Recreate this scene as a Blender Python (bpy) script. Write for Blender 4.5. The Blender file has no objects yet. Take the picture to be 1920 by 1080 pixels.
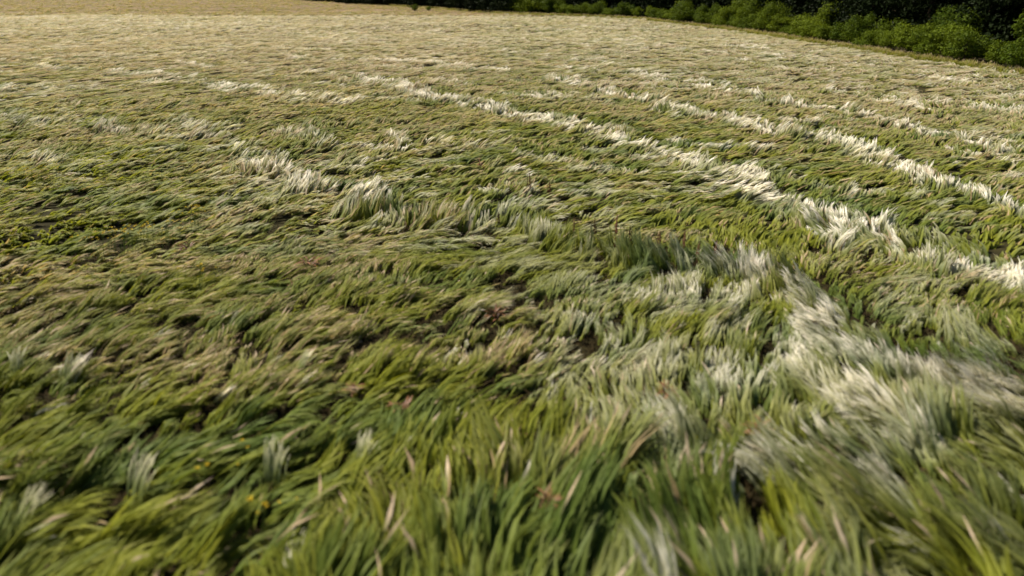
import bpy, math, random
import numpy as np
from mathutils import Vector, Matrix

# ------------------------------------------------------------------ camera, sky, sun, exposure
sc = bpy.context.scene
C = sc.collection
rad = math.radians
CAM_H = 5.32
cam = bpy.data.cameras.new("camera"); cam.sensor_width = 36; cam.lens = 24.32
cam.clip_start = 0.1; cam.clip_end = 3000
cam.dof.use_dof = True; cam.dof.focus_distance = 26.0; cam.dof.aperture_fstop = 0.38
co = bpy.data.objects.new("camera", cam); C.objects.link(co)
co.location = (0, 0, CAM_H); co.rotation_euler = (rad(90 - 24), 0, 0)
sc.camera = co

SUN_AZ, SUN_EL = rad(-64), rad(50)          # azimuth from +Y (ahead) towards +X
world = bpy.data.worlds.new("World"); sc.world = world; world.use_nodes = True
nt = world.node_tree; nt.nodes.clear()
sky = nt.nodes.new("ShaderNodeTexSky"); sky.sky_type = 'NISHITA'; sky.sun_disc = False
sky.sun_elevation = SUN_EL; sky.sun_rotation = SUN_AZ; sky.air_density = 1.0; sky.dust_density = 1.5
bg = nt.nodes.new("ShaderNodeBackground"); bg.inputs[1].default_value = 0.05; sky.altitude = 0
wo = nt.nodes.new("ShaderNodeOutputWorld")
nt.links.new(sky.outputs[0], bg.inputs[0]); nt.links.new(bg.outputs[0], wo.inputs[0])

sl = bpy.data.lights.new("sun", 'SUN'); sl.energy = 5.0; sl.angle = rad(0.6); sl.color = (1.0, 0.90, 0.74)
so = bpy.data.objects.new("sun", sl); C.objects.link(so)
S = Vector((math.sin(SUN_AZ) * math.cos(SUN_EL), math.cos(SUN_AZ) * math.cos(SUN_EL), math.sin(SUN_EL)))
so.rotation_euler = S.to_track_quat('Z', 'Y').to_euler(); so.location = S * 60

sc.view_settings.view_transform = 'Standard'; sc.view_settings.look = 'None'
sc.view_settings.exposure = 1.0; sc.view_settings.gamma = 1.0
sc.cycles.use_denoising = True
sc.cycles.max_bounces = 3; sc.cycles.transmission_bounces = 3; sc.cycles.diffuse_bounces = 3
sc.cycles.glossy_bounces = 1
sc.cycles.use_adaptive_sampling = True; sc.cycles.adaptive_threshold = 0.025

rng = np.random.default_rng(11)
random.seed(5)

# ------------------------------------------------------------------ numeric helpers
_perm = np.random.default_rng(3).random((256, 256))
def vnoise(x, y):
    """smooth value noise, 0..1"""
    xi = np.floor(x).astype(int); yi = np.floor(y).astype(int)
    fx = x - xi; fy = y - yi
    fx = fx * fx * fx * (fx * (fx * 6 - 15) + 10); fy = fy * fy * fy * (fy * (fy * 6 - 15) + 10)
    a = _perm[xi % 256, yi % 256]; b = _perm[(xi + 1) % 256, yi % 256]
    c = _perm[xi % 256, (yi + 1) % 256]; d = _perm[(xi + 1) % 256, (yi + 1) % 256]
    return (a * (1 - fx) + b * fx) * (1 - fy) + (c * (1 - fx) + d * fx) * fy
def fbm(x, y, o=3):
    v = 0; s = 0; a = 1.0
    for k in range(o):
        v = v + a * vnoise(x * 2 ** k + 17.3 * k, y * 2 ** k - 9.1 * k); s += a; a *= .5
    return v / s
def sstep(a, b, x):
    t = np.clip((x - a) / (b - a), 0, 1); return t * t * (3 - 2 * t)

def terrain(x, y):
    x = np.asarray(x, float); y = np.asarray(y, float)
    r = np.sqrt(x * x + y * y)
    k = sstep(10, 50, r) * (1 - sstep(300, 600, r))
    return k * ((fbm(x / 30 + 3.1, y / 30 + 8.7, 2) - .5) * 0.4)
def tz(x, y): return float(terrain(np.array([x]), np.array([y]))[0])
def mounds(x, y):
    return 0.26 * np.maximum(fbm(x / .95 + 51, y / .7 + 7, 3) - .35, 0)

def link(o, parent=None):
    C.objects.link(o)
    if parent: o.parent = parent
    return o
def tag(o, label=None, cat=None, group=None, kind=None):
    if label: o['label'] = label
    if cat: o['category'] = cat
    if group: o['group'] = group
    if kind: o['kind'] = kind
    return o
def mesh_np(name, verts, faces, mat=None, smooth=True, attrs=None):
    """verts (n,3), faces (m,k) arrays"""
    me = bpy.data.meshes.new(name)
    verts = np.asarray(verts, np.float32); faces = np.asarray(faces, np.int32)
    k = faces.shape[1]
    me.vertices.add(len(verts)); me.vertices.foreach_set("co", verts.ravel())
    me.loops.add(faces.size); me.loops.foreach_set("vertex_index", faces.ravel())
    me.polygons.add(len(faces)); me.polygons.foreach_set("loop_start", np.arange(0, faces.size, k, dtype=np.int32))
    me.polygons.foreach_set("use_smooth", np.full(len(faces), smooth))
    me.update(calc_edges=True)
    for an, av in (attrs or {}).items():
        at = me.attributes.new(an, 'FLOAT_COLOR', 'POINT'); at.data.foreach_set("color", np.asarray(av, np.float32).ravel())
    if mat: me.materials.append(mat)
    return me

# ------------------------------------------------------------------ materials
def new_mat(name):
    m = bpy.data.materials.new(name); m.use_nodes = True
    m.node_tree.nodes.clear(); return m, m.node_tree
def N(nt, t, **kw):
    n = nt.nodes.new(t)
    for k, v in kw.items(): setattr(n, k, v)
    return n
def mixc(nt, fac, a, b, mode='MIX'):
    n = nt.nodes.new("ShaderNodeMix"); n.data_type = 'RGBA'; n.blend_type = mode
    for s, v in ((0, fac), (6, a), (7, b)):
        if isinstance(v, (int, float)): n.inputs[s].default_value = v
        elif isinstance(v, tuple): n.inputs[s].default_value = (*v, 1)
        else: nt.links.new(v, n.inputs[s])
    return n.outputs[2]
def mth(nt, op, a, b=None, c=None, clamp=False):
    n = nt.nodes.new("ShaderNodeMath"); n.operation = op; n.use_clamp = clamp
    for i, v in enumerate((a, b, c)):
        if v is None: continue
        if isinstance(v, (int, float)): n.inputs[i].default_value = v
        else: nt.links.new(v, n.inputs[i])
    return n.outputs[0]
def leafy_out(nt, col, transl=0.35, rough=0.42, spec=0.5):
    p = nt.nodes.new("ShaderNodeBsdfPrincipled"); nt.links.new(col, p.inputs['Base Color'])
    p.inputs['Roughness'].default_value = rough; p.inputs['Specular IOR Level'].default_value = spec
    t = nt.nodes.new("ShaderNodeBsdfTranslucent")
    tc = mixc(nt, 1.0, col, (1.2, 1.15, 0.75), 'MULTIPLY')
    nt.links.new(tc, t.inputs[0])
    mx = nt.nodes.new("ShaderNodeMixShader"); mx.inputs[0].default_value = transl
    nt.links.new(p.outputs[0], mx.inputs[1]); nt.links.new(t.outputs[0], mx.inputs[2])
    o = nt.nodes.new("ShaderNodeOutputMaterial"); nt.links.new(mx.outputs[0], o.inputs[0])

def grass_material(name, src):
    m, nt = new_mat(name)
    a = N(nt, "ShaderNodeAttribute", attribute_name="bl"); sep = N(nt, "ShaderNodeSeparateColor"); nt.links.new(a.outputs[0], sep.inputs[0])
    t = N(nt, "ShaderNodeAttribute", attribute_name="tint", attribute_type=src); ts = N(nt, "ShaderNodeSeparateXYZ"); nt.links.new(t.outputs[1], ts.inputs[0])
    s, rnd, head = sep.outputs[0], sep.outputs[1], sep.outputs[2]
    dry, pale, blue = ts.outputs[0], ts.outputs[1], ts.outputs[2]
    g = mixc(nt, rnd, (0.112, 0.138, 0.007), (0.220, 0.235, 0.013))
    g = mixc(nt, blue, g, (0.080, 0.130, 0.024))
    # old straw-coloured leaves among the green ones
    straw = mth(nt, 'GREATER_THAN', mth(nt, 'ADD', mth(nt, 'FRACT', mth(nt, 'MULTIPLY', rnd, 7.31)), mth(nt, 'MULTIPLY', dry, 0.50)), 1.0)
    g = mixc(nt, straw, g, (0.34, 0.25, 0.13))
    tip = mth(nt, 'POWER', s, 1.6)
    g = mixc(nt, mth(nt, 'MULTIPLY', tip, mth(nt, 'MULTIPLY_ADD', dry, 0.85, 0.06), clamp=True), g, mixc(nt, dry, (0.44, 0.42, 0.20), (0.52, 0.415, 0.30)))
    g = mixc(nt, mth(nt, 'MULTIPLY', mth(nt, 'POWER', s, 1.5), mth(nt, 'MULTIPLY', pale, 1.15), clamp=True), g, (0.80, 0.765, 0.71))  # pale undersides plus sun sheen, painted into the blade colour
    hc = mixc(nt, rnd, (0.38, 0.28, 0.18), (0.54, 0.44, 0.32))
    hc = mixc(nt, mth(nt, 'MULTIPLY', pale, .9, clamp=True), hc, (0.82, 0.775, 0.73))  # the same painted sheen carried onto the seed heads
    col = mixc(nt, head, g, hc)
    leafy_out(nt, col, 0.45, 0.6, 0.15)
    return m
M_GRASS = grass_material('grass_wisps', 'INSTANCER'); M_BLADES = grass_material('grass_blades', 'GEOMETRY')

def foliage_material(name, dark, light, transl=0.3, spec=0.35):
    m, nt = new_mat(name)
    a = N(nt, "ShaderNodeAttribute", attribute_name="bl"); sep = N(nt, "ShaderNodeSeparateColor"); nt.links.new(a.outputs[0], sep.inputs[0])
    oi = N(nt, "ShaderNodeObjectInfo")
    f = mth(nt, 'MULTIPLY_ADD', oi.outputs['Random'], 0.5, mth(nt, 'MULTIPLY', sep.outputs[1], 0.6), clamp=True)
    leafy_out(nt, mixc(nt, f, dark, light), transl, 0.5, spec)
    return m
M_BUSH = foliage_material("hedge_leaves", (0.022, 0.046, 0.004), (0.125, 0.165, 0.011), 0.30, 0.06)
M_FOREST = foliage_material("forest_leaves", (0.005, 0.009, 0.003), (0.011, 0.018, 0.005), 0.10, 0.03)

def simple_mat(name, c1, c2, scale, rough=0.9, bump=0.0, detail=6):
    m, nt = new_mat(name)
    tc = N(nt, "ShaderNodeTexCoord"); no = N(nt, "ShaderNodeTexNoise"); no.inputs['Scale'].default_value = scale; no.inputs['Detail'].default_value = detail
    nt.links.new(tc.outputs['Object'], no.inputs['Vector'])
    r = N(nt, "ShaderNodeMapRange"); r.inputs[1].default_value = .3; r.inputs[2].default_value = .7; nt.links.new(no.outputs[0], r.inputs[0])
    p = N(nt, "ShaderNodeBsdfPrincipled"); p.inputs['Roughness'].default_value = rough; p.inputs['Specular IOR Level'].default_value = .05
    nt.links.new(mixc(nt, r.outputs[0], c1, c2), p.inputs['Base Color'])
    if bump:
        b = N(nt, "ShaderNodeBump"); b.inputs['Strength'].default_value = bump; b.inputs['Distance'].default_value = .1
        nt.links.new(no.outputs[0], b.inputs['Height']); nt.links.new(b.outputs[0], p.inputs['Normal'])
    o = N(nt, "ShaderNodeOutputMaterial"); nt.links.new(p.outputs[0], o.inputs[0])
    return m
M_SOIL = simple_mat("meadow_soil", (0.014, 0.013, 0.006), (0.034, 0.030, 0.012), 2.5, bump=.6)
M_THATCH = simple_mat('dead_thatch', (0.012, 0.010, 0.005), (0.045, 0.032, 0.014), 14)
M_BARK = simple_mat("bark", (0.035, 0.025, 0.016), (0.07, 0.052, 0.035), 9, bump=.5)
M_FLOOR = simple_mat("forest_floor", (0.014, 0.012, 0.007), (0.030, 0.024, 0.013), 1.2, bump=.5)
M_DOCK = simple_mat("withered_stalk", (0.085, 0.038, 0.022), (0.20, 0.105, 0.060), 30)
M_STEM = simple_mat("green_stem", (0.07, 0.11, 0.02), (0.11, 0.15, 0.03), 20)
M_PETAL = simple_mat("yellow_petal", (0.62, 0.42, 0.02), (0.75, 0.55, 0.04), 20, rough=.6)

def tan_field_material():
    m, nt = new_mat("mown_stubble")
    tc = N(nt, "ShaderNodeTexCoord")
    mp = N(nt, "ShaderNodeMapping"); mp.inputs['Scale'].default_value = (.02, .16, 1); mp.inputs['Rotation'].default_value = (0, 0, .18); nt.links.new(tc.outputs['Object'], mp.inputs[0])
    n1 = N(nt, "ShaderNodeTexNoise"); n1.inputs['Scale'].default_value = 1.0; n1.inputs['Detail'].default_value = 5; nt.links.new(mp.outputs[0], n1.inputs['Vector'])
    n2 = N(nt, "ShaderNodeTexNoise"); n2.inputs['Scale'].default_value = .9; n2.inputs['Detail'].default_value = 8; nt.links.new(tc.outputs['Object'], n2.inputs['Vector'])
    c = mixc(nt, n1.outputs[0], (0.10, 0.070, 0.042), (0.19, 0.138, 0.085))
    c = mixc(nt, mth(nt, 'MULTIPLY', n2.outputs[0], .5), c, (0.17, 0.13, 0.07))
    p = N(nt, "ShaderNodeBsdfPrincipled"); p.inputs['Roughness'].default_value = .95; p.inputs['Specular IOR Level'].default_value = .1
    nt.links.new(c, p.inputs['Base Color'])
    b = N(nt, "ShaderNodeBump"); b.inputs['Strength'].default_value = .6; b.inputs['Distance'].default_value = .2
    nt.links.new(n2.outputs[0], b.inputs['Height']); nt.links.new(b.outputs[0], p.inputs['Normal'])
    o = N(nt, "ShaderNodeOutputMaterial"); nt.links.new(p.outputs[0], o.inputs[0]); return m
M_TAN = tan_field_material()

# ------------------------------------------------------------------ ground sheets
def grid_sheet(name, xs, ys, dz, mat, keep=None):
    X, Y = np.meshgrid(xs, ys)
    Z = terrain(X, Y) + dz
    v = np.stack([X.ravel(), Y.ravel(), Z.ravel()], 1)
    nx = len(xs); i = (np.arange(len(ys) - 1)[:, None] * nx + np.arange(nx - 1)[None]).ravel()
    f = np.stack([i, i + 1, i + 1 + nx, i + nx], 1)
    if keep is not None:
        c = v[f].mean(1); f = f[keep(c[:, 0], c[:, 1])]
    return link(bpy.data.objects.new(name, mesh_np(name, v, f, mat)))
ax = np.concatenate([np.linspace(-1000, -150, 12), np.arange(-140, 141, 2.5), np.linspace(150, 1000, 12)])
ay = np.concatenate([np.linspace(-400, -20, 10), np.arange(-10, 260, 2.5), np.linspace(270, 1400, 16)])
tag(grid_sheet('meadow_ground', ax, ay, 0, M_SOIL), kind='structure', label='dark earth under the windswept meadow grass')

# field edge along the wood, from the frame's right side into the distance
EDGE = np.array([(36.0, 19), (33.4, 31), (31.2, 44), (29.3, 54.3), (27.3, 69.4), (25.0, 88.7), (18.9, 109.6), (11.9, 118.3), (-0.9, 128.5), (-17.3, 151.8), (-44.6, 189.8), (-90, 250), (-130, 300)])
def edge_side(x, y):
    """signed distance to the field edge, >0 on the wood's side"""
    x = np.asarray(x, float); y = np.asarray(y, float); best = np.full(x.shape, 1e9); sg = np.zeros(x.shape)
    for (ax_, ay_), (bx_, by_) in zip(EDGE[:-1], EDGE[1:]):
        dx, dy = bx_ - ax_, by_ - ay_; L2 = dx * dx + dy * dy
        t = np.clip(((x - ax_) * dx + (y - ay_) * dy) / L2, 0, 1)
        px, py = x - ax_ - t * dx, y - ay_ - t * dy
        d = np.hypot(px, py); c = -(dx * (y - ay_) - dy * (x - ax_))
        m = d < best; best = np.where(m, d, best); sg = np.where(m, np.sign(c), sg)
    return best * sg
def edge_at(s):
    seg = np.hypot(*np.diff(EDGE, axis=0).T); cum = np.concatenate([[0], np.cumsum(seg)])
    k = min(int(np.searchsorted(cum, s, 'right')) - 1, len(seg) - 1)
    t = (s - cum[k]) / seg[k]; p = EDGE[k] * (1 - t) + EDGE[k + 1] * t
    d = (EDGE[k + 1] - EDGE[k]) / seg[k]
    return p, d, np.array([d[1], -d[0]])         # point, direction, normal towards the wood
EDGE_LEN = float(np.hypot(*np.diff(EDGE, axis=0).T).sum())

FIELD_END = 122.0
tan = grid_sheet('mown_field', np.arange(-260, 20, 4), np.arange(FIELD_END, 420, 4), .05, M_TAN, keep=lambda x, y: edge_side(x, y) < 1)
tag(tan, kind='structure', label='tan mown field beyond the meadow')
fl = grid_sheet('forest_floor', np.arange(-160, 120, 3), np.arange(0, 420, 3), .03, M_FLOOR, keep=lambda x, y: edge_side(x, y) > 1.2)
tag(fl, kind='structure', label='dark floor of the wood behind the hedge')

# ------------------------------------------------------------------ grass wisps
def ribbons(P, W):
    """P (n,s,3) centre lines, W (n,s,3) half-width vectors -> verts, quads"""
    n, s, _ = P.shape
    V = np.stack([P - W, P + W], 2).reshape(-1, 3)
    b = (np.arange(n)[:, None] * s + np.arange(s - 1)[None]).ravel() * 2
    F = np.stack([b, b + 1, b + 3, b + 2], 1)
    return V, F
def wisp(seed, th0, th1, curl, n=56, width=.0075, L=.85, heads=.25, spread=.13, segs=7, conv=.75, jit=.16):
    r = np.random.default_rng(seed)
    s = np.linspace(0, 1, segs)[None]; ds = 1 / (segs - 1)
    culm = r.random(n) < heads
    Ls = L * r.uniform(.62, 1.12, n) * np.where(culm, 1.08, 1)
    ro = r.normal(0, spread, (n, 2)); ro[:, 0] *= 1.5
    a0 = r.normal(0, jit, n)[:, None]; cu = (curl + r.normal(0, .22, n))[:, None]
    t0 = (th0 + r.normal(0, .13, n))[:, None]; t1 = (th1 + r.normal(0, .12, n))[:, None]
    az = a0 + cu * s ** 1.3; th = t0 + (t1 - t0) * s ** .8
    D = np.stack([np.sin(th) * np.cos(az), np.sin(th) * np.sin(az), np.cos(th)], 2)
    P = np.concatenate([np.zeros((n, 1, 3)), np.cumsum(.5 * (D[:, 1:] + D[:, :-1]), 1) * ds], 1) * Ls[:, None, None]
    k = (1 - conv * s)[:, :, None]
    P[:, :, :2] += ro[:, None, :] * k
    P[:, :, 2] = np.maximum(P[:, :, 2], .02 + .03 * r.random((n, 1)) + .06 * r.random((n, 1)) * s) - .02 * (1 - s)
    up = np.array([0, 0, 1.]); Wd = np.cross(D, up + 1e-3); Wd /= np.linalg.norm(Wd, axis=2, keepdims=True)
    B = np.cross(Wd, D); ph = (r.normal(0, .38, n)[:, None] + r.normal(0, .4, n)[:, None] * s)[:, :, None]
    Wd = Wd * np.cos(ph) + B * np.sin(ph)
    leafw = (.45 + .55 * np.sin(np.pi * np.clip(s * .9 + .1, 0, 1))) * (1 - s ** 4) + .02
    hd = np.clip((s - .80) / .05, 0, 1); headw = .22 * (1 - hd) + hd * (1.15 * (1 - ((s - .90) / .13) ** 2).clip(.05, 1))
    wid = width * r.uniform(.7, 1.35, n)[:, None] * np.where(culm[:, None], headw, leafw)
    V, F = ribbons(P, Wd * wid[:, :, None])
    rn = r.random(n)[:, None] + 0 * s
    A = np.stack([s + 0 * rn, rn, np.where(culm[:, None], hd + 0 * rn, 0), np.ones_like(rn)], 2)
    A = np.repeat(A[:, :, None, :], 2, 2).reshape(-1, 4)
    return V, F, A

LEANS = [(.06, .75), (.30, 1.10), (.62, 1.40), (.95, 1.62), (1.15, 1.66)]    # upright ... lodged
CURLS = [-.75, 0.0, .75]
def wisp_collection(name, **kw):
    col = bpy.data.collections.new(name); k = 0
    for li, (a, b) in enumerate(LEANS):
        for ci, c in enumerate(CURLS):
            for q in range(2):
                V, F, A = wisp(1000 + k, a, b, c, **kw)
                col.objects.link(bpy.data.objects.new(f"{name}_{k:02d}", mesh_np(name, V, F, M_GRASS, attrs={'bl': A}))); k += 1
    return col
COL_FAR = wisp_collection("wisp_far", n=14, width=.034, segs=4, spread=.20, heads=.25)

def scatter_group(col):
    g = bpy.data.node_groups.new("scatter_" + col.name, 'GeometryNodeTree')
    g.interface.new_socket("Geometry", in_out='INPUT', socket_type='NodeSocketGeometry')
    g.interface.new_socket("Geometry", in_out='OUTPUT', socket_type='NodeSocketGeometry')
    gi = g.nodes.new('NodeGroupInput'); go = g.nodes.new('NodeGroupOutput')
    ci = g.nodes.new('GeometryNodeCollectionInfo'); ci.inputs[0].default_value = col
    ci.inputs['Separate Children'].default_value = True; ci.inputs['Reset Children'].default_value = True
    ip = g.nodes.new('GeometryNodeInstanceOnPoints'); ip.inputs['Pick Instance'].default_value = True
    def na(n, t):
        a = g.nodes.new('GeometryNodeInputNamedAttribute'); a.data_type = t; a.inputs[0].default_value = n; return a.outputs[0]
    e = g.nodes.new('FunctionNodeEulerToRotation'); g.links.new(na('rot', 'FLOAT_VECTOR'), e.inputs[0])
    g.links.new(gi.outputs[0], ip.inputs['Points']); g.links.new(ci.outputs[0], ip.inputs['Instance'])
    g.links.new(na('vid', 'INT'), ip.inputs['Instance Index']); g.links.new(e.outputs[0], ip.inputs['Rotation'])
    g.links.new(na('scl', 'FLOAT_VECTOR'), ip.inputs['Scale']); g.links.new(ip.outputs[0], go.inputs[0])
    return g
GROUPS = {}
def scatter(name, col, P, rot, scl, vid, tint, label, kind='stuff'):
    me = bpy.data.meshes.new(name); me.vertices.add(len(P)); me.vertices.foreach_set("co", P.astype(np.float32).ravel())
    for an, t, d, key in (('rot', 'FLOAT_VECTOR', rot, 'vector'), ('scl', 'FLOAT_VECTOR', scl, 'vector'), ('vid', 'INT', vid, 'value'), ('tint', 'FLOAT_VECTOR', tint, 'vector')):
        a = me.attributes.new(an, t, 'POINT'); a.data.foreach_set(key, np.ascontiguousarray(d, np.int32 if t == 'INT' else np.float32).ravel())
    me.materials.append(M_GRASS)
    o = link(bpy.data.objects.new(name, me))
    if col.name not in GROUPS: GROUPS[col.name] = scatter_group(col)
    md = o.modifiers.new("scatter", 'NODES'); md.node_group = GROUPS[col.name]
    tag(o, label, None, None, kind); return o


def wisps_mesh(name, P, hd, th0, th1, curl, size, tint, n, width, L, segs, spread, conv, jit, label, mat=None):
    """every wisp grown blade by blade into one mesh; th0/th1 lean from the vertical at root and tip"""
    R = np.random.default_rng(len(P)); m = len(P); N_ = m * n
    rep = lambda a: np.repeat(a, n, axis=0)
    dry, pale, blue = (rep(tint[:, i]) for i in range(3))
    s = np.linspace(0, 1, segs)[None]; ds = 1 / (segs - 1)
    culm = R.random(N_) < (.010 + .20 * dry)
    Ls = L * rep(size) * R.uniform(.50, 1.10, N_) * np.where(culm, 1.10, 1)
    ro = R.normal(0, spread, (N_, 2)) * rep(size)[:, None]
    az = (rep(hd) + R.normal(0, jit, N_))[:, None] + (rep(curl) + R.normal(0, .13, N_))[:, None] * s ** 1.3
    t0 = (rep(th0) + R.normal(0, .10, N_))[:, None]; t1 = (rep(th1) + R.normal(0, .09, N_))[:, None]
    th = t0 + (t1 - t0) * s ** .85
    D = np.stack([np.sin(th) * np.cos(az), np.sin(th) * np.sin(az), np.cos(th)], 2)
    Q = np.concatenate([np.zeros((N_, 1, 3)), np.cumsum(.5 * (D[:, 1:] + D[:, :-1]), 1) * ds], 1) * Ls[:, None, None]
    k = (1 - conv * s)[:, :, None]
    Q[:, :, :2] += ro[:, None, :] * k
    fl = (.03 + .12 * R.random(N_))[:, None] * np.clip(s * 2, 0, 1)
    Q[:, :, 2] = np.maximum(Q[:, :, 2], fl) - .02 * (1 - s)
    Q += rep(P)[:, None, :]
    Wd = np.cross(D, np.array([0.001, 0.001, 1.])); Wd /= np.linalg.norm(Wd, axis=2, keepdims=True)
    B = np.cross(Wd, D); ph = (R.normal(0, .35, N_)[:, None] + R.normal(0, .4, N_)[:, None] * s)[:, :, None]
    Wd = Wd * np.cos(ph) + B * np.sin(ph)
    leafw = (.5 + .5 * np.sin(np.pi * np.clip(s * .9 + .1, 0, 1))) * (1 - s ** 3)
    hdm = np.clip((s - .70) / .05, 0, 1); headw = .25 * (1 - hdm) + hdm * 1.1 * (1 - ((s - .82) / .2) ** 2).clip(0, 1)
    wid = width * (1 + .75 * (1 - sstep(5, 9.5, rep(P[:, 1]))))[:, None] * R.uniform(.7, 1.35, N_)[:, None] * np.where(culm[:, None], headw, leafw)
    Wd = Wd * wid[:, :, None]
    # ribbons ending in a point
    V = np.concatenate([np.stack([Q - Wd, Q + Wd], 2)[:, :-1].reshape(N_, -1, 3), Q[:, -1:]], 1)
    nv = 2 * (segs - 1) + 1; base = np.arange(N_)[:, None] * nv
    kk = np.arange(segs - 2)[None] * 2
    quads = np.stack([base + kk, base + kk + 1, base + kk + 3, base + kk + 2], 2).reshape(-1, 4)
    tris = np.concatenate([base + nv - 3, base + nv - 2, base + nv - 1], 1)
    rn = R.random(N_)[:, None]
    sv = np.concatenate([np.repeat(s[0, :-1], 2), [1.0]])[None]; hv = np.concatenate([np.repeat(hdm[0, :-1], 2), [1.0]])[None]
    A = np.stack([sv + 0 * rn, rn + 0 * sv, np.where(culm[:, None], hv, 0), 1 + 0 * rn + 0 * sv], 2).reshape(-1, 4)
    T = np.repeat(np.stack([dry, pale, blue, np.ones(N_)], 1), nv, 0)
    me = bpy.data.meshes.new(name)
    V = V.reshape(-1, 3).astype(np.float32); lv = np.concatenate([quads.ravel(), tris.ravel()]).astype(np.int32)
    ls = np.concatenate([np.arange(len(quads)) * 4, len(quads) * 4 + np.arange(len(tris)) * 3]).astype(np.int32)
    me.vertices.add(len(V)); me.vertices.foreach_set("co", V.ravel())
    me.loops.add(len(lv)); me.loops.foreach_set("vertex_index", lv)
    me.polygons.add(len(ls)); me.polygons.foreach_set("loop_start", ls); me.polygons.foreach_set("use_smooth", np.ones(len(ls), bool))
    me.update(calc_edges=True)
    for an, av in (('bl', A), ('tint', T)):
        at = me.attributes.new(an, 'FLOAT_COLOR', 'POINT'); at.data.foreach_set("color", av.astype(np.float32).ravel())
    me.materials.append(mat or M_BLADES)
    print(name, m, 'wisps', len(quads) * 2 + len(tris), 'tris')
    return tag(link(bpy.data.objects.new(name, me)), label, None, None, 'stuff')

# wind-parted bands, leaf undersides and sun sheen painted in as pale colour (ground coordinates): points, half width, paleness, uprightness, dark furrow strength
BANDS = [
 ([(-32, 48.7), (-26.8, 46.5), (-21.4, 43.1), (-16.3, 39.2), (-12.4, 36.1), (-7.9, 32.7)], .65, 1.0, .4, .5),
 ([(-8.6, 41.6), (-3.3, 34.3), (.45, 29.8), (3.3, 25.8), (4.3, 23.5), (5.4, 21.1), (6.5, 18.9), (7.2, 16.7), (8, 14.9), (8.6, 13.9), (9.1, 12.5), (9.6, 11.2)], 1.05, 1.0, .5, .9),
 ([(2.8, 42), (5.5, 35.2), (7.7, 30.8), (9.5, 27), (11.1, 24.1), (11.7, 20.8), (12, 18.6), (12.5, 15)], .85, 1.0, .5, .9),
 ([(-8.5, 20.9), (-6.5, 19.6), (-4.9, 18.1), (-3.6, 16.6)], .60, 1.0, .55, .8),
 ([(-3.5, 16.2), (-1.7, 15.3), (.46, 14.05), (2.1, 13.4), (3.6, 12.8), (4.8, 12)], .65, .0, 1.0, .9),
 ([(4.4, 12.2), (5.0, 11.0), (5.2, 9.9), (5.5, 9.0), (6.4, 8.5), (7.6, 7.8)], .85, 1.0, .55, 1.0),
 ([(-10.8, 52.3), (-6, 51.2), (-.3, 45.6)], .6, .8, .3, .4),
 ([(3.2, 47.8), (7.8, 44.2), (11.4, 39.2)], .9, .8, .3, .5),
 ([(11.6, 33.5), (14, 31.5), (15.6, 26.8), (16.9, 22.8)], .6, .8, .4, .5),
 ([(-21.7, 29.8), (-18.4, 28.5), (-13, 25.8), (-9.9, 23.9)], .40, .5, .4, .5),
 ([(16, 37), (20, 33), (22, 30)], .6, .6, .3, .4),
 ([(1.9, 11.2), (3.2, 10.9), (4.6, 10.6)], .7, .5, .1, .3),
 ([(2.4, 7.2), (3.2, 6.4), (4.2, 5.9)], .5, .65, .5, .6),
 ([(5.2, 10.4), (4.5, 9.0), (4.3, 7.7), (4.7, 6.4)], .75, .6, .15, .5),
 ([(3.4, 9.6), (3.1, 8.6), (3.3, 7.8)], .5, .5, .15, .4),
 ([(-1.6, 23.3), (1.2, 21.6), (3.6, 19.5)], .5, .45, .2, .5),
]
_rb = random.Random(4)
for _k in range(95):                       # many short, thin streaks lying alongside the long bands
    _y = 13 + 50 * _rb.random() ** 1.25; _x = _rb.uniform(-.75, .72) * _y
    if (_x < -.25 * _y and _y < 22) or (-5 < _x < 5.5 and _y < 18.5): continue
    _a = math.radians(_rb.gauss(-42, 9)) if _x < .2 * _y else math.radians(_rb.gauss(-58, 9)); _l = _rb.uniform(.8, 2.6) * (1 + _y / 40)
    BANDS.append(([(_x, _y), (_x + .5 * _l * math.cos(_a), _y + .5 * _l * math.sin(_a) + _rb.gauss(0, .1)), (_x + _l * math.cos(_a), _y + _l * math.sin(_a))], _rb.uniform(.16, .34) * (1 + _y / 60), _rb.uniform(.35, .95) * (.75 if _x < -.2 * _y else 1), .3, _rb.choice((.3, .8))))
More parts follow.
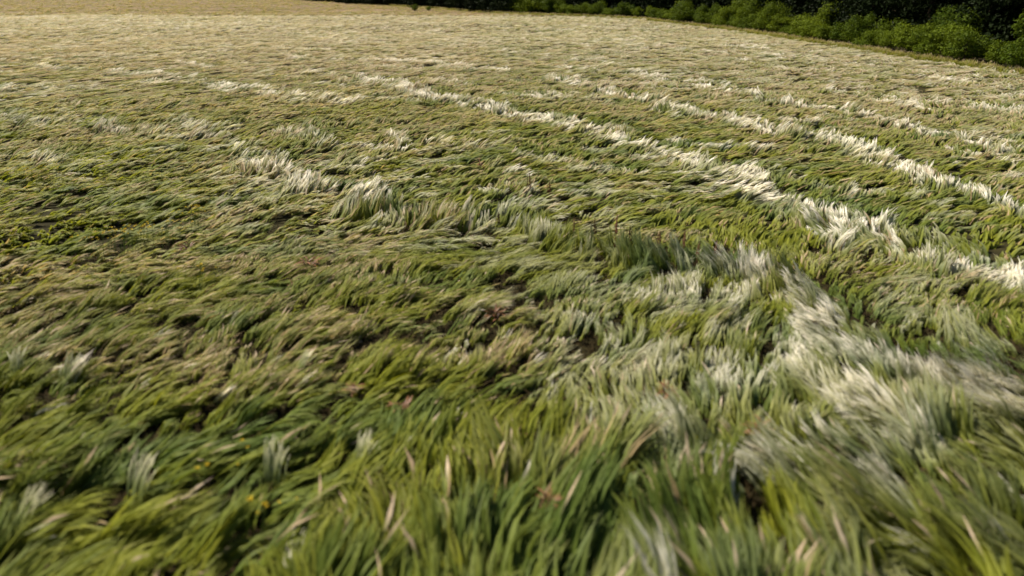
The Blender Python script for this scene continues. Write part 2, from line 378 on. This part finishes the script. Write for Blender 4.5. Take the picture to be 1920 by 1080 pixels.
def band_fields(x, y):
    wx = x + 1.1 * (fbm(x / 2.2 + 4, y / 2.2 + 30, 2) - .5) * 1.6; wy = y + 1.1 * (fbm(x / 2.2 + 70, y / 2.2 + 12, 2) - .5) * 1.6
    pale = np.zeros_like(x); upr = np.zeros_like(x); furrow = np.zeros_like(x)
    brk = sstep(.38, .58, fbm(x / .6 + 90, y / .6 + 33, 2))
    for pts, w, pl, uu, fu in BANDS:
        if not ((x > min(p[0] for p in pts) - 4) & (x < max(p[0] for p in pts) + 4) & (y > min(p[1] for p in pts) - 4) & (y < max(p[1] for p in pts) + 4)).any(): continue
        best = np.full(x.shape, 1e9); sd = np.zeros(x.shape)
        for (ax_, ay_), (bx_, by_) in zip(pts[:-1], pts[1:]):
            dx, dy = bx_ - ax_, by_ - ay_
            t = np.clip(((wx - ax_) * dx + (wy - ay_) * dy) / (dx * dx + dy * dy), 0, 1)
            px, py = wx - ax_ - t * dx, wy - ay_ - t * dy
            d = np.hypot(px, py); c = dx * py - dy * px
            m = d < best; best = np.where(m, d, best); sd = np.where(m, d * np.sign(c), sd)
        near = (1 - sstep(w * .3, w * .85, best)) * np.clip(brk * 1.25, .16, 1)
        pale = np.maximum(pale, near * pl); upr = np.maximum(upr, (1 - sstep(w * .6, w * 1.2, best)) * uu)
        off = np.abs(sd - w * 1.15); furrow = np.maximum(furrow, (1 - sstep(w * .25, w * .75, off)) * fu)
    return pale, upr, furrow

# withered plants: place, size, label (the mat is parted round each)
WITHERED = [
 (-4.02, 12.79, .85, 'largest brown withered plant in a hollow of the green grass left of centre'),
 (-4.03, 11.71, .45, 'small withered plant just below the largest one left of centre'),
 (-.27, 10.46, .60, 'brown withered plant in a dark hollow at the centre of the meadow'),
 (2.11, 8.10, .55, 'brown withered plant in a dark hollow right of centre in the foreground'),
 (0.0, 7.05, .55, 'withered plant in a dark hollow low at the middle of the foreground'),
 (3.11, 7.16, .65, 'orange brown withered plant among pale grass at the lower right'),
 (-1.47, 7.70, .60, 'withered brown plant beside a dark gap in the lower middle left'),
 (-2.20, 8.17, .50, 'withered brown plant second nearest to the dark gap at lower middle left'),
 (-6.85, 13.71, .60, 'flat withered plant in the green grass at the far left'),
 (.40, 5.85, .60, 'nearest withered plant with orange leaves at the bottom middle'),
 (-.97, 20.8, .70, 'farthest withered plant on the meadow above the green upright grass'),
]
CLEARINGS = [(x, y, (.10 + .13 * s)) for x, y, s, _ in WITHERED]
def field_attrs(x, y):
    r = np.hypot(x, y); n = len(x); R = np.random.default_rng(n)
    pale, upr, fur = band_fields(x, y)
    big = fbm(x / 6 + 15, y / 6 + 44, 2)
    glau = sstep(.5, 4, x) * (1 - sstep(9, 13, y))
    # heading: away from the viewer close by, bending to the right farther off
    far = sstep(6, 18, y - .2 * x)
    hd = np.radians(66) * (1 - far) + np.radians(26) * far + np.radians(46) * sstep(1, 5, x) * (1 - sstep(7, 12, y))
    hd = hd + (fbm(x / 4 + 1, y / 3 + 2, 2) - .5) * 1.6 + (fbm(x / 1.2 + 31, y / 1.0 + 22, 2) - .5) * .9 + R.normal(0, .07, n) + (1 - sstep(6, 10, y)) * (fbm(x / .75 + 3, y / .75 + 66, 2) - .5) * 1.3
    hd = hd + upr * (1.0 + 1.0 * (vnoise(x / .8, y / .8) - .5))
    # small waves of the laid mat, drawn out along the wind
    u = x * math.cos(.45) + y * math.sin(.45); v = -x * math.sin(.45) + y * math.cos(.45)
    wv = fbm(u / .72 + 5, v / .30 + 3, 2)
    near_up = (1 - sstep(4.5, 8.5, y - .25 * x)) * (.10 + .36 * sstep(-1, 3.5, x)) * (.5 + .9 * fbm(x / 1.3 + 8, y / 1.3 + 19, 2))
    lv = np.clip(.86 - .62 * np.maximum(upr, near_up) - .40 * sstep(.55, .78, wv) + .25 * (big - .5) + R.normal(0, 1, n) * (.13 - .07 * far) + .22 * sstep(6.5, 15, y) * (1 - upr), 0, 1)
    th0 = .05 + 1.10 * lv ** 1.1; th1 = .85 + .85 * lv ** .7
    curl = (fbm(x / .8 + 61, y / .8 + 2, 2) - .5) * 3.4 + R.normal(0, .15, n)
    hole = fbm(u / .52 + 25, v / .22 + 77, 2); dip = sstep(.565, .62, hole) * (1 - .8 * np.clip(pale * 2, 0, 1)) * (1 - .4 * sstep(35, 80, y))
    nh = sstep(.55, .61, fbm(u / .38 + 5.5, v / .25 + 41, 2)) * (1 - sstep(9, 15, y - .4 * np.abs(x))) * (1 - .5 * glau * sstep(5.5, 7.5, y)); dip = np.maximum(dip, nh * (.70 + .28 * (1 - sstep(6, 9, y))))
    size = (.60 + .75 * wv * (1 - .4 * far) + .15 * far) * R.uniform(.8, 1.2, n) * (1 + .60 * (1 - sstep(5, 9, y - .1 * x))) * (1 - .35 * fur) * (1 - .5 * dip) * (1 + .15 * upr)
    keep = R.random(n) > np.clip(dip * 1.0, 0, .86)
    for (hx, hy, hr) in CLEARINGS: keep &= ((x + .25 * np.cos(hd) - hx) ** 2 + (y + .25 * np.sin(hd) - hy) ** 2) > hr * hr
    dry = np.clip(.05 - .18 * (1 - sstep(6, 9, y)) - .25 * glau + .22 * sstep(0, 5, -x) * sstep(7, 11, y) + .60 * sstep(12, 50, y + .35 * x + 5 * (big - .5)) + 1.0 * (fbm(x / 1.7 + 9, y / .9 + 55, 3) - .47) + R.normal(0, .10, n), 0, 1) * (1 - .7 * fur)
    fleck = sstep(.52, .66, fbm(u / .8 + 81, v / .3 + 13, 2)) * sstep(.42, .62, fbm(x / 5 + 2, y / 5 + 91, 2))
    pale = np.clip(1.45 * pale + (.55 * fleck + .04 * far + .50 * sstep(22, 75, y + .5 * x)) * sstep(7, 16, y + .55 * x) + .42 * sstep(-1.5, 2, x) * (1 - sstep(11.5, 14, y)) * (.35 + .65 * sstep(6, 8, y)) * sstep(.35, .6, fbm(x / .9 + 3, y / .9 + 47, 2)), 0, 1.45) * (1 - .85 * fur) * R.uniform(.45, 1.2, n)  # band sheen, plus a silvery sheen from centre to right, painted as paleness
    lone = (R.random(n) < .012 + .03 * sstep(.55, .65, fbm(x / .8 + 12, y / .8 + 9, 2))) * (1 - sstep(9, 12, y)); pale = np.maximum(pale, lone * .8)
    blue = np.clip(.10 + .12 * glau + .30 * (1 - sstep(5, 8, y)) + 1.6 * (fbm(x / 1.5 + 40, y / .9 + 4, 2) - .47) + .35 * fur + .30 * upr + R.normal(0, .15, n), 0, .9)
    z = terrain(x, y) + mounds(x, y) * (1 - sstep(60, 110, r)) * (1 - .7 * fur)
    return np.stack([x, y, z], 1)[keep], hd[keep], th0[keep], th1[keep], lv[keep], curl[keep], size[keep], np.stack([dry, pale, blue], 1)[keep]

def jgrid(r0, r1, sp, ang, ymin=1.5):
    X, Y = np.meshgrid(np.arange(-r1, r1, sp), np.arange(ymin, r1, sp))
    R = np.random.default_rng(int(r1 * 10)); X = (X + R.uniform(-.5, .5, X.shape) * sp).ravel(); Y = (Y + R.uniform(-.5, .5, Y.shape) * sp).ravel()
    r = np.hypot(X, Y); rr = R.uniform(-.04, .04, r.shape) * r      # soft ring borders
    m = (r + rr >= r0) & (r + rr < r1) & (np.abs(np.degrees(np.arctan2(X, Y + 3.0))) < ang) & (Y < FIELD_END + 3.0 * (vnoise(X / 4, Y * 0) - .5) + R.exponential(4.0, X.shape) - 3)
    m &= edge_side(X, Y) < -.2
    return X[m], Y[m]
for name, r0, r1, sp, ang, n, width, segs, spread, lab in (
    ('foreground_grass', 0, 15, .126, 46, 18, .0105, 5, .042, 'tall green windblown meadow grass filling the foreground'),
    ('meadow_grass', 14.5, 38, .178, 42, 12, .023, 4, .056, 'windswept green and beige meadow grass across the middle of the field')):
    P, hd, th0, th1, lv, curl, size, tint = field_attrs(*jgrid(r0, r1, sp, ang))
    wisps_mesh(name, P, hd, th0, th1, curl, size, tint, n, width, .52, segs, spread, .88, .08, lab)
for name, r0, r1, sp, ang, boost, lab in (
    ('distant_meadow_grass', 37, 82, .34, 43, .78, 'pale beige seeding meadow grass in the distance'),
    ('farthest_meadow_grass', 80, 165, .62, 42, 1.1, 'pale beige meadow grass at the far end of the field')):
    P, hd, th0, th1, lv, curl, size, tint = field_attrs(*jgrid(r0, r1, sp, ang)); k = len(P); R = np.random.default_rng(k)
    vid = np.clip(np.round(lv * 4), 0, 4).astype(int) * 6 + np.where(curl < -.25, 0, np.where(curl > .25, 2, 1)) * 2 + R.integers(0, 2, k)
    scatter(name, COL_FAR, P, np.stack([0 * hd, 0 * hd, hd], 1), np.stack([size * boost, size * boost, size * boost * .6], 1), vid, tint, lab)

# old thatch lying under the standing grass, seen in the gaps
x, y = jgrid(0, 16, .135, 46); R = np.random.default_rng(5); k = len(x)
wisps_mesh('thatch', np.stack([x, y, terrain(x, y) - .03], 1), R.uniform(0, 6.3, k), R.uniform(.7, 1.3, k), R.uniform(1.4, 1.8, k), R.normal(0, .6, k), R.uniform(.5, 1.1, k),
           np.stack([R.uniform(.1, .8, k), 0 * x, R.uniform(0, .4, k)], 1), 7, .009, .34, 4, .09, .1, 1.2, 'dead matted grass lying on the soil between the tufts', M_THATCH)
# stubble of the mown field
R = np.random.default_rng(6); k = 14000; x = R.uniform(-150, 10, k); y = FIELD_END + 100 * R.random(k) ** 1.6
m = (edge_side(x, y) < .5) & (np.abs(np.degrees(np.arctan2(x, y))) < 42) & (R.random(k) < .25 + sstep(.4, .65, fbm(x / 9, y / 2.2, 2))); x, y = x[m], y[m]; k = len(x)
scatter('stubble', COL_FAR, np.stack([x, y, terrain(x, y) + .05], 1), np.stack([0 * x, 0 * x, R.normal(.2, .5, k)], 1), np.repeat(R.uniform(.5, 1.1, k)[:, None], 3, 1) * np.array([1.6, 1.6, .5]),
        R.integers(6, 30, k), np.stack([R.uniform(.5, 1, k), 0 * x, 0 * x], 1), 'short tan stubble on the mown field')

# dry verge between the meadow and the hedge
R = np.random.default_rng(77); n = 9000
s_ = R.uniform(8, 165, n); o_ = R.uniform(-.3, .8, n); pp = [edge_at(a) for a in s_]
vx = np.array([p[0][0] + p[2][0] * o for p, o in zip(pp, o_)]); vy = np.array([p[0][1] + p[2][1] * o for p, o in zip(pp, o_)])
scatter('verge_grass', COL_FAR, np.stack([vx, vy, terrain(vx, vy)], 1), np.stack([0 * vx, 0 * vx, R.uniform(0, 6.3, n)], 1),
        np.repeat(R.uniform(.35, .6, n)[:, None], 3, 1), R.integers(0, 18, n), np.stack([R.uniform(0, .35, n), 0 * vx, 0 * vx], 1),
        'rough olive brown verge grass along the foot of the hedge')

# ------------------------------------------------------------------ shrubs and trees
def leaf_quads(pos, nrm, size, r):
    n = len(pos)
    nrm = nrm + r.normal(0, .45, (n, 3)); nrm /= np.linalg.norm(nrm, axis=1, keepdims=True)
    t = np.cross(nrm, r.normal(0, 1, (n, 3))); t /= np.linalg.norm(t, axis=1, keepdims=True); b = np.cross(nrm, t)
    s = (size * r.uniform(.6, 1.4, n))[:, None]
    V = np.stack([pos - t * s, pos + b * s * .5 + nrm * s * .18, pos + t * s, pos - b * s * .5 + nrm * s * .18], 1).reshape(-1, 3)
    F = np.arange(4 * n).reshape(-1, 4)
    return V, F
def crown_mesh(name, lobes, per, size, mat, seed):
    """lobes: (cx,cy,cz,rx,ry,rz) uneven clumps of leaves"""
    r = np.random.default_rng(seed); Vs, Fs, As = [], [], []; o = 0
    for (cx, cy, cz, rx, ry, rz) in lobes:
        k = int(per * (rx * ry + rx * rz + ry * rz) / 3)
        d = r.normal(0, 1, (k, 3)); d /= np.linalg.norm(d, axis=1, keepdims=True)
        # lumps on the lobe so that its outline stays ragged
        lump = 1 + .22 * np.sin(d[:, 0] * 7 + cx * 3) * np.cos(d[:, 1] * 6 + cz * 2) + .16 * np.sin(d[:, 2] * 9 + cy)
        rr = (r.uniform(.62, 1.06, k) * lump)[:, None]
        p = np.array([cx, cy, cz]) + d * rr * np.array([rx, ry, rz])
        m = p[:, 2] > .05; p, d = p[m], d[m]
        V, F = leaf_quads(p, d, size, r); Vs.append(V); Fs.append(F + o); o += len(V)
        rn = np.clip(r.normal(.5, .22, len(p)) + .12 * np.sin(cx * 5 + cy * 3), 0, 1)
        As.append(np.repeat(np.stack([rn * 0, rn, rn * 0, rn * 0 + 1], 1), 4, 0))
    return mesh_np(name, np.concatenate(Vs), np.concatenate(Fs), mat, smooth=False, attrs={'bl': np.concatenate(As)})
def tube(path, radii, sides=7):
    path = [Vector(p) for p in path]; V = []; F = []
    for i, p in enumerate(path):
        d = (path[min(i + 1, len(path) - 1)] - path[max(i - 1, 0)]).normalized()
        a = d.cross(Vector((.3, 1, .1))).normalized(); b = d.cross(a)
        for k in range(sides):
            t = 2 * math.pi * k / sides; V.append(p + (a * math.cos(t) + b * math.sin(t)) * radii[i])
    for i in range(len(path) - 1):
        for k in range(sides):
            k2 = (k + 1) % sides; F.append((i * sides + k, i * sides + k2, (i + 1) * sides + k2, (i + 1) * sides + k))
    return [tuple(v) for v in V], F
def tubes_mesh(name, specs, mat):
    V = []; F = []
    for path, radii in specs:
        v, f = tube(path, radii); o = len(V); V += v; F += [tuple(i + o for i in q) for q in f]
    return mesh_np(name, V, F, mat)

def bush_meshes(seed, rx, h):
    r = np.random.default_rng(seed); lobes = []
    k = 15
    for i in range(k):
        a = r.uniform(0, 6.283); q = r.uniform(.25, .85) * rx; cz = h * r.uniform(.22, .84)
        q *= 1 - .45 * max(0, cz / h - .45)
        s = r.uniform(.28, .46) * rx
        lobes.append((q * math.cos(a), q * math.sin(a), cz, s, s, s * r.uniform(.75, .95)))
    lobes.append((0, 0, h * .38, rx * .55, rx * .55, h * .33))
    cm = crown_mesh('crown', lobes, 1050, .075, M_BUSH, seed)
    sp = []
    for i in range(5):
        a = i * 1.256 + r.uniform(-.4, .4); l = lobes[i]
        sp.append(([(0.08 * math.cos(a), .08 * math.sin(a), -.1), (l[0] * .4, l[1] * .4, h * .22), (l[0] * .8, l[1] * .8, l[2] * .8), (l[0], l[1], l[2])], (.06, .05, .035, .012)))
    return cm, tubes_mesh('stem', sp, M_BARK)
BUSH = [bush_meshes(40 + i, rx, h) for i, (rx, h) in enumerate([(1.45, 2.3), (1.7, 2.5), (1.3, 2.6), (1.9, 2.4), (1.5, 2.9), (1.25, 1.9)])]
def place(name, meshes, x, y, rz, sx, sz, label, cat, group, parts=('crown', 'stem')):
    e = bpy.data.objects.new(name, None); e.empty_display_size = .3; link(e)
    e.location = (x, y, tz(x, y) + .02); e.rotation_euler = (0, 0, rz); e.scale = (sx, sx, sz)
    for pn, me in zip(parts, meshes): link(bpy.data.objects.new(pn, me), e)
    return tag(e, label, cat, group)
ONES = ['', 'first', 'second', 'third', 'fourth', 'fifth', 'sixth', 'seventh', 'eighth', 'ninth', 'tenth', 'eleventh', 'twelfth', 'thirteenth', 'fourteenth', 'fifteenth', 'sixteenth', 'seventeenth', 'eighteenth', 'nineteenth']
def ordinal(n):
    if n < 20: return ONES[n]
    t, o = divmod(n, 10); T = {2: ('twenty', 'twentieth'), 3: ('thirty', 'thirtieth'), 4: ('forty', 'fortieth'), 5: ('fifty', 'fiftieth')}[t]
    return T[1] if o == 0 else T[0] + '-' + ONES[o]

rr = random.Random(9)
s0 = float(np.hypot(*np.diff(EDGE[:3], axis=0).T).sum())          # arc length where the frame's right edge meets the hedge
s = s0 - 1.0; i = 0
while s < s0 + 88:
    p, d, nrm = edge_at(s); i += 1; big = rr.random()
    off = 1.7 + rr.uniform(-.3, .4)
    sx = rr.uniform(.75, 1.25); sz = rr.uniform(.58, 1.08) * (1.15 if i % 7 == 3 else 1)
    place('hedge_bush', BUSH[rr.randrange(6)], p[0] + nrm[0] * off, p[1] + nrm[1] * off, rr.uniform(0, 6.3), sx, sz,
          f"{ordinal(i)} green leafy bush from the right in the hedge's front row", 'bush', 'bushes in the front row of the hedge')
    s += rr.uniform(1.9, 2.7)
# larger bushes rising behind the front row
for k, (ds_, off, sx, sz) in enumerate([(3.5, 5.2, 1.5, 1.45), (12, 5.0, 1.15, 1.3), (19.5, 5.2, 1.2, 1.3), (30, 5.4, 1.2, 1.35), (47, 5.0, 1.3, 1.4), (63, 5.2, 1.35, 1.4)]):
    p, d, nrm = edge_at(s0 + ds_)
    place('tall_bush', BUSH[(k * 2 + 1) % 6], p[0] + nrm[0] * off, p[1] + nrm[1] * off, k * 1.3, sx, sz,
          f"{ordinal(k + 1)} taller bush from the right rising behind the hedge's front row", 'bush', 'taller bushes behind the hedge')
# lighter bushes where the hedge meets the far field's corner
for k, (x, y, sx, sz) in enumerate([(0.3, 131.5, 1.5, .95), (3.4, 129.6, 1.7, 1.2), (6.8, 127, 1.5, 1.05), (9.6, 124.3, 1.4, .9)]):
    place('corner_bush', BUSH[(k + 2) % 6], x, y, k * 2.1, sx, sz,
          f"{ordinal(k + 1)} bush from the left in the low clump at the hedge's far end", 'bush', 'low bushes at the far end of the hedge')

def tree_meshes(seed, h, rx):
    r = np.random.default_rng(seed); lobes = []
    for i in range(26):
        z = h * (i + .6) / 27; w = rx * (1.0 - .55 * (z / h) ** 1.6); a = i * 2.4 + r.uniform(-.4, .4); q = w * r.uniform(.35, .75)
        s = rx * r.uniform(.34, .5)
        lobes.append((q * math.cos(a), q * math.sin(a), max(z, .8), s, s, s * .8))
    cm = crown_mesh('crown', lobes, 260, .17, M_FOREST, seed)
    sp = [([(0, 0, -.2), (.1, .05, h * .3), (.05, -.1, h * .6), (0, 0, h * .93)], (.26, .2, .13, .03))]
    for i in range(3, 26, 2):
        l = lobes[i]; sp.append(([(0, 0, l[2] * .8), (l[0] * .5, l[1] * .5, l[2] * .95), (l[0], l[1], l[2])], (.07, .05, .015)))
    return cm, tubes_mesh('trunk', sp, M_BARK)
TREE = [tree_meshes(200 + i, h, rx) for i, (h, rx) in enumerate([(11, 3.0), (13, 3.2), (9.5, 2.8), (12, 3.4)])]
LAB_F = 'tall dark shaded tree in the wood rising behind the hedge'
LAB_G = 'dark tree at the edge of the far wood beyond the mown field'
for row, (off, sp) in enumerate([(7.2, 3.6), (10.8, 4.0), (14.6, 4.4), (19, 5)]):
    s = 8 + row * 1.3
    while s < 222:
        p, d, nrm = edge_at(s)
        far = p[1] > 129
        o = off - (5.2 if far else 0) + rr.uniform(-.8, .8)
        x, y = p[0] + nrm[0] * o, p[1] + nrm[1] * o
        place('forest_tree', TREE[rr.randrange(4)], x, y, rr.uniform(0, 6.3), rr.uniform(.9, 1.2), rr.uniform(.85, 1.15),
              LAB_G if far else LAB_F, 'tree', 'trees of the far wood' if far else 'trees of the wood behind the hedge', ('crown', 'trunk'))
        s += sp * rr.uniform(.8, 1.2)

# two small shrubs standing alone in the mown field
for x, y, sx, lab in ((-18.2, 139.5, .62, 'larger of two small dark shrubs alone in the tan field'), (-15.7, 140.4, .42, 'smaller of two small dark shrubs alone in the tan field')):
    place('field_shrub', BUSH[2], x, y, .6, sx * 1.1, sx * .75, lab, 'shrub', 'lone shrubs in the mown field')

# ------------------------------------------------------------------ plants standing out of the grass
def leaf_strip(name, L, w, th0, th1, mat, curl=0.0, segs=7, cup=.25):
    """one broad leaf: tapered, bent strip with a raised midrib fold"""
    V = []; F = []; p = np.zeros(3); D = None
    for i in range(segs):
        t = i / (segs - 1); th = th0 + (th1 - th0) * t; az = curl * t * t
        d = np.array([math.sin(th) * math.cos(az), math.sin(th) * math.sin(az), math.cos(th)])
        if i: p = p + .5 * (d + D) * L / (segs - 1)
        D = d; side = np.array([-math.sin(az), math.cos(az), 0]); up = np.cross(d, side)
        ww = w * (math.sin(math.pi * min(.97, .12 + .86 * t)) ** .7)
        V += [p - side * ww - up * ww * cup, p, p + side * ww - up * ww * cup]
    for i in range(segs - 1):
        a = i * 3; F += [(a, a + 1, a + 4, a + 3), (a + 1, a + 2, a + 5, a + 4)]
    return mesh_np(name, V, F, mat)
def leaf_mat(name, base, tip, transl=.35, gam=1.0):
    m, nt = new_mat(name); tc = N(nt, "ShaderNodeTexCoord"); sx = N(nt, "ShaderNodeSeparateXYZ"); nt.links.new(tc.outputs['Generated'], sx.inputs[0])
    no = N(nt, "ShaderNodeTexNoise"); no.inputs['Scale'].default_value = 9; nt.links.new(tc.outputs['Object'], no.inputs['Vector'])
    f = mth(nt, 'ADD', mth(nt, 'POWER', sx.outputs[0], gam), mth(nt, 'MULTIPLY_ADD', no.outputs[0], .5, -.25), clamp=True)
    leafy_out(nt, mixc(nt, f, base, tip), transl, .5, .3); return m
M_DEAD = leaf_mat("dead_leaf", (0.045, 0.022, 0.011), (0.26, 0.115, 0.050), .2)
M_PALE = leaf_mat("pale_leaf", (0.11, 0.15, 0.02), (0.50, 0.48, 0.33), .35, 1.6)

def group_of(name, x, y, z, rz, sc_, label, cat, group):
    e = bpy.data.objects.new(name, None); e.empty_display_size = .2; link(e)
    e.location = (x, y, tz(x, y) + z); e.rotation_euler = (0, 0, rz); e.scale = (sc_,) * 3
    return tag(e, label, cat, group)
def child(e, name, me, rz=0.0, loc=(0, 0, 0), sc_=1.0, rx=0.0):
    o = bpy.data.objects.new(name, me); link(o, e); o.location = loc; o.rotation_euler = (rx, 0, rz); o.scale = (sc_,) * 3; return o

rq = random.Random(21)
DEAD = [leaf_strip('withered_leaf', .30, .016, a, b, M_DEAD, c) for a, b, c in ((.5, 1.9, .4), (.8, 2.2, -.5), (.3, 1.5, .7), (1.1, 1.9, -.3))]
for x, y, sz, lab in WITHERED:
    e = group_of('withered_plant', x, y, .10, rq.uniform(0, 6), sz * 1.3, lab, 'plant', 'withered plants in the meadow')
    for k in range(20): child(e, 'withered_leaf', DEAD[rq.randrange(4)], k * 2.4 + rq.uniform(-.3, .3), (rq.uniform(-.08, .08), rq.uniform(-.08, .08), rq.uniform(0, .08)), rq.uniform(.6, 1.15))

# dock stalks with rusty seed spikes
def dock_spike(seed):
    r = np.random.default_rng(seed); V = []; F = []
    for k in range(70):
        t = r.random(); c = np.array([0, 0, .34 * t]) + r.normal(0, .018 * (1.15 - t), 3) * np.array([1, 1, .5]); q = .011 * (1.2 - .6 * t)
        o = len(V); V += [c + np.array(v) * q for v in ((1, 0, 0), (-.5, .9, 0), (-.5, -.9, 0), (0, 0, 1.5), (0, 0, -1.5))]
        F += [(o, o + 1, o + 3), (o + 1, o + 2, o + 3), (o + 2, o, o + 3), (o + 1, o, o + 4), (o + 2, o + 1, o + 4), (o, o + 2, o + 4)]
    return mesh_np('seed_spike', V, F, M_DOCK, smooth=False)
SPIKES = [dock_spike(i) for i in range(3)]
DSTEM = tubes_mesh('stem', [([(0, 0, -.05), (.02, 0, .3), (.05, .01, .62), (.09, .02, .85)], (.011, .010, .008, .005)), ([(.03, 0, .38), (.10, .05, .52), (.13, .07, .62)], (.006, .005, .003)), ([(.04, 0, .5), (-.03, -.05, .64), (-.04, -.07, .72)], (.006, .005, .003))], M_DOCK)
for x, y, sc_, lab in ((1.76, 14.3, .95, 'leftmost of the dark rusty dock stalks above the upright green grass'), (2.22, 14.05, 1.15, 'tallest dark rusty dock stalk above the upright green grass'),
                       (2.47, 13.9, .9, 'rusty dock stalk just right of the tallest one'), (1.35, 14.6, .8, 'faded dock stalk left of the dark rusty ones above the upright grass'), (3.05, 13.6, .85, 'rusty dock stalk midway along the right half of the upright grass'), (3.75, 13.1, .8, 'short rusty dock stalk next to the rightmost one'), (-.35, 15.2, .8, 'reddish dock stalk in the upright grass left of the centre line'), (3.52, 13.35, 1.0, 'rusty dock stalk at the right part of the upright grass band'),
                       (4.06, 12.95, .9, 'rightmost rusty dock stalk beside the pale grass'), (.43, 17.9, 1.0, 'farther reddish dock stalk standing above the green band near the centre'), (.95, 17.6, .85, 'smaller reddish dock stalk beside the farther one near the centre')):
    e = group_of('dock_plant', x, y, -.06, rq.uniform(-.6, .9), sc_ * .70, lab, 'plant', 'rusty dock plants in the meadow')
    child(e, 'stem', DSTEM)
    for k, (lx, ly, lz, q) in enumerate(((.05, .01, .52, 1.5), (.10, .05, .50, 1.1), (-.03, -.05, .54, 1.1))): child(e, 'seed_spike', SPIKES[k], 0, (lx, ly, lz), q)

# pale broad-leaved tufts
PALE = [leaf_strip('leaf', .50, .012, a, b, M_PALE, c) for a, b, c in ((.25, .9, .2), (.3, 1.1, -.25), (.2, .8, .1), (.35, 1.3, .3))]
for x, y, sc_, rz, lab in ((-2.72, 6.25, .95, 1.5, 'white tipped broad leaf tuft left of the single upright leaf in the foreground'), (-1.80, 6.55, .85, 1.1, 'narrow pale upright leaf tuft at the lower middle left'),
                       (-4.1, 5.95, 1.0, 1.3, 'wide pale leaf tuft in the lower left foreground'), (-7.15, 8.55, .9, 1.7, 'pale leaf tuft at the left edge'),
                       (-6.3, 8.4, .8, 1.4, 'pale leaf tuft second from the left edge'), (-5.1, 5.5, 1.0, .9, 'shiny pale leaf tuft in the lower left corner'),
                       (-3.1, 8.7, .7, .7, 'small pale leaf tuft left of centre in the green grass')):
    e = group_of('leaf_tuft', x, y, .05, rz, sc_ * 1.15, lab, 'grass tuft', 'pale leaf tufts in the green grass')
    for k in range(24): child(e, 'leaf', PALE[rq.randrange(4)], rq.gauss(0, .20), (rq.gauss(0, .03), rq.gauss(0, .045), 0), rq.uniform(.7, 1.1))

# yellow flower clumps
def flower_mesh():
    V = [(0, 0, 0)]; F = []
    for k in range(5):
        a = k * 1.2566; o = len(V)
        V += [(.010 * math.cos(a - .5), .010 * math.sin(a - .5), .004), (.022 * math.cos(a - .35), .022 * math.sin(a - .35), .012), (.024 * math.cos(a + .35), .024 * math.sin(a + .35), .012), (.010 * math.cos(a + .5), .010 * math.sin(a + .5), .004)]
        F += [(0, o, o + 1, o + 2), (0, o + 2, o + 3, 0)][:1]
        F.append((0, o + 2, o + 3, o))
    return mesh_np('flower', V, F, M_PETAL)
FLOWER = flower_mesh()
FSTEM = tubes_mesh('stem', [([(0, 0, 0), (.03, 0, .25), (.10, .01, .5)], (.004, .003, .002))], M_STEM)
for x, y, nfl, sp, lab in ((-8.0, 13.7, 60, (.75, .25), 'largest streak of yellow flowers in the green grass at left'), (-13.3, 19.0, 40, (.7, .25), 'farthest row of yellow flowers near the left edge'),
                      (-7.4, 15.2, 20, (.25, .18), 'small yellow flower clump beyond the largest streak'), (-5.8, 11.7, 10, (.35, .2), 'sparse yellow flower clump nearer than the largest streak'),
                      (-3.25, 6.1, 5, (.18, .12), 'few yellow flowers over a dark gap in the near foreground'), (-2.6, 5.4, 6, (.22, .12), 'nearest yellow flowers at the bottom left of the middle')):
    e = group_of('flower_clump', x, y, .0, .5, 1.0, lab, 'flowers', 'yellow flower clumps in the meadow')
    for k in range(nfl):
        fx, fy = rq.gauss(0, sp[0] * .6), rq.gauss(0, sp[1] * .6); q = rq.uniform(.8, 1.15); a = rq.uniform(-.6, .6)
        st = child(e, 'stem', FSTEM, a, (fx, fy, .05), q)
        child(st, 'flower', FLOWER, 0, (.10, .01, .5), rq.uniform(.8, 1.3), rq.uniform(-.5, .5))
